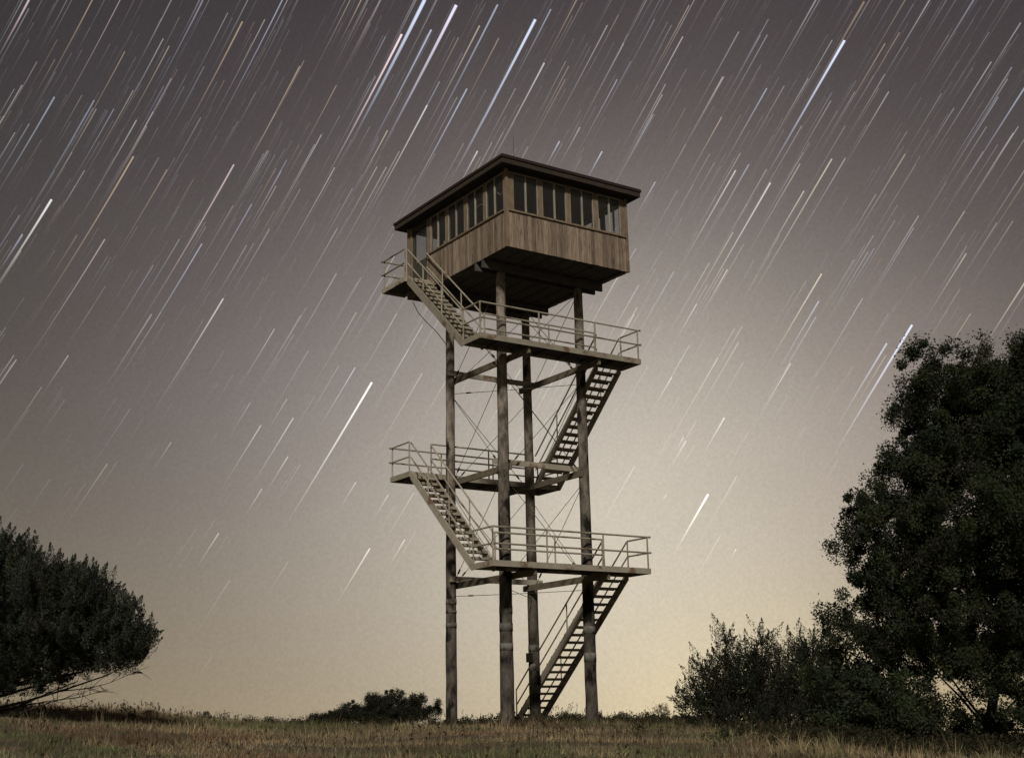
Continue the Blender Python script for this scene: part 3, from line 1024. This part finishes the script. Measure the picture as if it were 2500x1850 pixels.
def make_grass(n, smin, smax, hmin, hmax, width, name_cols, clump=.10, lean=1.15, half=0.47):
    s = rng.uniform(smin, smax, n)
    l = rng.uniform(-1, 1, n) * (s * half + 3)
    x, y = sl(s, l)
    den = smooth_noise(x, y, 5, 1.3)
    keep = rng.uniform(0, 1, n) < np.clip(.74 + .35 * den, .38, 1)
    # bare sandy scrape in the foreground
    keep &= ~((np.hypot((s - 24.4) / 1.3, (l + 1.35) / .7) < 1) & (rng.uniform(0, 1, n) < .6))
    x, y, s, l = x[keep], y[keep], s[keep], l[keep]
    n = len(x)
    nt_ = max(n // 14, 1)                              # blades gathered into tufts
    pick = rng.integers(0, nt_, n)
    ox, oy = rng.normal(size=n) * clump, rng.normal(size=n) * clump
    loose = rng.uniform(0, 1, n) < .35
    x = np.where(loose, x, x[:nt_][pick] + ox)
    y = np.where(loose, y, y[:nt_][pick] + oy)
    s = (x - CAM[0]) * HX + (y - CAM[1]) * HY
    l = (x - CAM[0]) * HY - (y - CAM[1]) * HX
    tuft = rng.uniform(.55, 1.45, nt_)[pick]
    tone = np.where(loose, 1.0, rng.uniform(.55, 1.5, nt_)[pick])
    z = ground_z(x, y) - .02
    tall = np.clip(.75 + .35 * smooth_noise(x, y, 9, 1.7), .35, 1.35)
    h = rng.uniform(hmin, hmax, n) * tall
    h = h * np.where(loose, 1.0, tuft)
    ang_ = np.where(loose, rng.uniform(0, 2 * math.pi, n), np.arctan2(oy, ox))
    ld = np.stack([np.cos(ang_), np.sin(ang_), np.zeros(n)], 1) * (h * rng.uniform(.05, lean, n))[:, None]
    fa = rng.uniform(0, math.pi, n)
    sd = np.stack([np.cos(fa), np.sin(fa), np.zeros(n)], 1) * (width * rng.uniform(.6, 1.4, n))[:, None]
    p = np.stack([x, y, z], 1)
    up = np.stack([np.zeros(n), np.zeros(n), h], 1)
    v = np.stack([p - sd, p + sd, p + up * .55 + ld * .35 + sd * .7, p + up * .55 + ld * .35 - sd * .7, p + up + ld + sd * .12, p + up + ld - sd * .12], 1)
    base = np.arange(n)[:, None] * 6
    f = np.concatenate([base + np.array([[0, 1, 2, 3]]), base + np.array([[3, 2, 4, 5]])], 0)
    cols = np.array(name_cols)
    w = smooth_noise(x, y, 3, 1.5) * 1.1 + rng.normal(size=n) * .35 + .15
    w2 = smooth_noise(x, y, 21, 2.0) * 1.1 + rng.normal(size=n) * .3 - .03 * (l + 2)
    c = np.where((w > .55)[:, None], cols[1], np.where((w2 > .5)[:, None], cols[2], cols[0]))
    c = c * rng.uniform(.65, 1.4, (n, 1)) * tone[:, None] * np.clip(1 + .28 * smooth_noise(x, y, 44, .8), .5, 1.5)[:, None]
    return v.reshape(-1, 3), f, np.repeat(c, 6, 0)


GC = ((.33, .26, .155), (.160, .175, .080), (.245, .160, .100))
parts = [make_grass(235000, 17, 52, .07, .21, .0070, GC), make_grass(16000, 18, 52, .22, .42, .0055, ((.34, .27, .165), (.20, .19, .10), (.28, .195, .12)), lean=.5),
         make_grass(24000, 3, 18, .10, .30, .005, GC, half=.75), make_grass(9000, 52, 66, .15, .5, .009, GC), make_grass(16000, 17, 50, .12, .34, .009, GC, half=1.1)]
vo, VV, FF, CC = 0, [], [], []
for v, f, c in parts:
    VV.append(v)
    FF.append(f + vo)
    CC.append(c)
    vo += len(v)
gr = raw_mesh("grass", np.concatenate(VV), np.concatenate(FF), M['grass'], None, np.concatenate(CC))
tag(gr, "rough dry brown and olive grass covering the hill", "grass", kind="stuff")

# tall seed stalks and leafy weeds, thickest along the crest and round the pole feet
n = 900
s = np.concatenate([rng.uniform(38, 50, n), rng.uniform(20, 38, 700)])
l = np.concatenate([rng.uniform(-22, 22, n), rng.uniform(-16, 16, 700)])
x, y = sl(s, l)
z = ground_z(x, y)
h = rng.uniform(.22, .60, len(x)) * np.where(l < -4, .62, 1.0) * np.clip(.8 + .5 * smooth_noise(x, y, 31, 2.0), .4, 1.3)
sv, sf, sc_ = [], [], []
for i in range(len(x)):
    o = len(sv)
    tip = np.array([x[i] + random.gauss(0, .12) * h[i], y[i] + random.gauss(0, .12) * h[i], z[i] + h[i]])
    b = np.array([x[i], y[i], z[i] - .02])
    sd = np.array([math.cos(i), math.sin(i), 0]) * .006
    sv += [b - sd, b + sd, tip + sd * .6, tip - sd * .6]
    sf.append((o, o + 1, o + 2, o + 3))
    col = np.array((.10, .075, .045)) * random.uniform(.5, 1.2)
    sc_ += [col] * 4
    for j in range(random.randint(4, 9)):                # seed head
        o = len(sv)
        c = b + (tip - b) * random.uniform(.72, 1.02) + rng.normal(size=3) * .015
        dd = unit(rng.normal(size=3) + np.array([0, 0, 1.2])) * random.uniform(.03, .06)
        ss = unit(np.cross(dd, rng.normal(size=3))) * .012
        sv += [c - dd, c + ss, c + dd, c - ss]
        sf.append((o, o + 1, o + 2, o + 3))
        sc_ += [col * 1.1] * 4
st_ = raw_mesh("tall_stalks", np.array(sv), np.array(sf), M['grass'], None, np.array(sc_))
tag(st_, "thin dry seed stalks standing above the grass along the crest", "grass", kind="stuff")

cl = []
for (px, n_, sp, dmin, dmax, hh) in ((1180, 80, 90, 43, 49, .28), (1330, 150, 110, 42.5, 49, .34), (1420, 130, 90, 44, 50, .38), (1540, 190, 120, 46, 51, .44), (1100, 80, 60, 46, 50, .30), (640, 60, 200, 44, 49, .2),
                                     (330, 16, 60, 40, 45, .16), (60, 16, 60, 34, 38, .2), (820, 60, 120, 42, 48, .25), (1700, 70, 160, 38, 46, .42),
                                     (2000, 220, 240, 30, 38, .45), (2200, 260, 300, 27, 33, .45), (2380, 160, 200, 26, 33, .4)):  # this row: dark leaf clumps standing in for the shade under the trees
    for _ in range(n_):
        dp = random.uniform(dmin, dmax)
        p = at(random.gauss(px, sp * .6), 1760, dp)
        gz = float(ground_z(p[0], p[1]))
        cl.append((p[0], p[1], gz + random.uniform(.03, hh) * random.random() ** .5))
cl = np.array(cl)
wc = np.array((.036, .036, .019)) * rng.uniform(.6, 1.5, (len(cl), 1))
v, f, c = leaves(cl, rng.uniform(.10, .24, len(cl)), 60, .06, wc, None, 1.0, .5)
wd = raw_mesh("weeds", v, f, M['leaf'], None, c)
tag(wd, "dark leafy weeds among the grass at the pole feet, and dark leaves set as shade under the trees", "weeds", kind="stuff")

# ------------------------------------------------------------------ stars drawn out by the long exposure
AXIS = np.array([-0.72962322, 0.44270334, 0.52121369])
AXIS /= np.linalg.norm(AXIS)
DOME = 4200.0
STAR_C = {'w': (.96, .95, .93), 'b': (.70, .79, 1.0), 'o': (1.0, .72, .48), 'y': (1.0, .88, .66), 'p': (1.0, .78, .82), 'l': (.86, .82, 1.0)}
TR = """74,-6,0,135,6,p,1.0
592,53,440,330,5,o,.6
732,162,585,420,4,o,.6
326,382,105,750,5,o,.7
571,402,360,755,5,p,.9
126,487,-10,700,7,w,.9
55,572,-5,665,5,b,.6
133,237,-5,470,5,b,.6
230,245,60,540,4,b,.5
278,266,160,460,3,b,.45
256,584,80,875,4,p,.6
493,595,300,920,4,b,.65
545,729,400,970,5,w,.8
438,584,320,770,3,b,.4
692,-5,525,320,4,b,.7
498,-5,380,230,4,b,.5
228,-5,95,250,4,o,.5
296,-5,120,320,3,p,.5
408,414,290,625,3,o,.5
370,767,255,950,5,w,.35
374,273,240,490,4,p,.4
333,294,200,510,4,w,.45
167,867,110,960,4,w,.45
670,803,580,950,3,w,.6
817,409,680,640,3,w,.6
420,-3,320,180,4,w,.35
556,32,450,210,3,w,.35
1037,0,871,302,11,b,1.1
1114,13,950,310,10,l,1.1
981,84,820,390,7,p,1.1
1053,73,905,340,6,b,1.0
1307,48,1130,385,9,b,1.1
1215,12,1040,330,6,b,.75
1171,63,1030,310,5,y,.6
1329,154,1195,400,5,w,.85
1043,257,905,510,5,w,.85
1140,217,985,500,5,b,.8
1345,23,1250,195,5,b,.6
1166,369,1125,445,5,w,.9
1366,345,1335,405,5,b,.8
1470,370,1435,435,5,b,.9
1507,194,1410,365,4,l,.5
1667,90,1520,350,4,w,.6
946,319,870,470,4,y,.6
882,0,825,110,4,o,.55
1410,-5,1320,170,4,o,.4
1483,62,1350,310,4,w,.5
1600,444,1550,530,4,l,.6
1617,231,1520,400,4,w,.45
929,0,855,150,6,w,.35
1416,311,1365,400,4,w,.5
2062,99,1910,390,8,b,1.2
2110,4,1980,240,6,o,.4
1872,216,1765,405,5,b,.6
1796,416,1670,640,5,w,.8
1881,446,1715,745,5,w,1.0
2031,388,1840,715,5,y,.75
1963,466,1860,640,4,y,.8
2064,386,1955,570,4,l,.5
1828,402,1735,565,4,b,.6
2006,668,1880,880,5,y,.85
1999,735,1910,895,4,b,.8
2227,793,2053,1080,7,b,1.0
2165,838,2055,1020,6,b,.85
1776,658,1715,770,4,w,.7
1701,742,1650,840,3,l,.7
2502,214,2370,440,5,b,.7
2502,690,2410,850,5,y,.7
2359,619,2265,775,4,y,.6
1995,-5,1885,190,5,w,.45
2272,-3,2150,210,4,w,.55
2380,-5,2250,230,4,b,.45
2170,224,2060,410,4,w,.45
2474,325,2365,500,4,w,.4
1765,188,1675,350,5,w,.5
1762,286,1670,450,4,o,.5
2460,193,2340,400,4,w,.3
2492,56,2385,230,4,w,.45
2160,182,2050,360,3,w,.4
908,933,735,1230,7,w,1.1
716,1020,620,1180,4,w,.7
637,1038,555,1175,4,w,.6
703,1114,655,1195,4,w,.6
640,1192,600,1260,4,w,.5
534,1301,485,1380,4,w,.6
903,1338,827,1460,5,w,.9
988,1317,950,1385,4,w,.7
867,897,800,1020,4,l,.7
611,983,565,1060,3,w,.4
701,973,650,1056,3,w,.4
869,1176,830,1245,4,w,.5
948,1207,915,1270,4,w,.5
418,1079,375,1150,4,w,.3
1769,1019,1720,1110,4,w,.9
1729,1206,1655,1330,7,w,1.2
1675,1076,1640,1135,4,w,.7
1669,1067,1650,1100,4,l,.6
1640,921,1605,980,4,w,.6
1930,887,1855,1025,4,w,.7
1797,1340,1785,1360,4,w,.6
1627,1206,1615,1227,4,w,.4"""


def rot(v, a):
    c, s_ = math.cos(a), math.sin(a)
    return v * c + np.cross(AXIS, v) * s_ + AXIS * (AXIS @ v) * (1 - c)


def trail(d, ang_, width, colour, bright, n=10, power=1.5):
    """ribbon on the sky dome from direction d backwards about the pole; brightest at its newest end"""
    V, C = [], []
    for i in range(n + 1):
        f = i / n
        p = rot(d, ang_ * f)
        tng = unit(np.cross(AXIS, p))
        side = np.cross(p, tng) * width * (1 - .55 * f)
        b = bright * (1 - f) ** power
        if i == 0:
            b *= .9
        for k, e in ((-1, .0), (-.45, .9), (.45, .9), (1, .0)):
            V.append(CAM + DOME * (p + side * k))
            C.append(np.array(colour) * b * e)
    F = []
    for i in range(n):
        for k in range(3):
            a = i * 4 + k
            F.append((a, a + 1, a + 5, a + 4))
    return np.array(V), np.array(F), np.array(C)


sky = empty("sky")
sky["kind"] = "structure"
sgn = None
singles = []
for ln_ in TR.split():
    x1, y1, x0, y0, w, c, b = ln_.split(',')
    d1, d0 = ray(float(x1), float(y1)), ray(float(x0), float(y0))
    a = math.acos(np.clip(d1 @ d0, -1, 1))
    dec = math.acos(np.clip(d1 @ AXIS, -1, 1))
    a /= math.sin(dec)
    if sgn is None:
        sgn = 1.0 if rot(d1, a) @ d0 > rot(d1, -a) @ d0 else -1.0
    singles.append((d1, sgn * a * 1.25, float(w) * .46 / F_PX, STAR_C[c], float(b) * (1.05 if float(w) > 6 else .68)))
faint = []
r2 = np.random.default_rng(77)
kinds = ['w'] * 10 + ['b'] * 6 + ['o'] * 3 + ['y'] * 3 + ['l'] * 3 + ['p']
while len(faint) < 5200:
    v = unit(r2.normal(size=3))
    if v[2] < .03 or v @ FWD < .70:
        continue
    el = math.degrees(math.asin(v[2]))
    if r2.uniform() > min(1.0, (el / 24.0) ** 1.9 + .02):
        continue
    mag = r2.uniform() ** 5
    a = sgn * math.radians(r2.uniform(1.4, 3.2) + 3.4 * mag) * min(1.0, .35 + el / 22.0)
    if rot(v, a)[2] < .02:
        continue
    faint.append((v, a, (r2.uniform(.9, 1.35) + .6 * mag) / F_PX, STAR_C[kinds[r2.integers(len(kinds))]], (r2.uniform(.028, .095) + .26 * mag) * min(1.0, .5 + el / 28)))


def in_view(v):
    t = v @ FWD
    return abs(v @ RGT / t) < 1250 / F_PX and abs(v @ UPV / t) < 925 / F_PX


order = sorted(range(len(faint)), key=lambda i: -faint[i][4] * (1 if in_view(faint[i][0]) else 0))
own = set(order[:300 - len(singles)])
rest = [faint[i] for i in range(len(faint)) if i not in own]
for t_ in singles + [faint[i] for i in sorted(own)]:
    V, F, C = trail(*t_)
    raw_mesh("star_trail", V, F, M['star'], sky, C)
VV, FF, CC, vo = [], [], [], 0
for t_ in rest:
    V, F, C = trail(*t_, n=6)
    VV.append(V)
    FF.append(F + vo)
    CC.append(C)
    vo += len(V)
fs = raw_mesh("faint_star_trails", np.concatenate(VV), np.concatenate(FF), M['star'], sky, np.concatenate(CC))
fs["kind"] = "stuff"
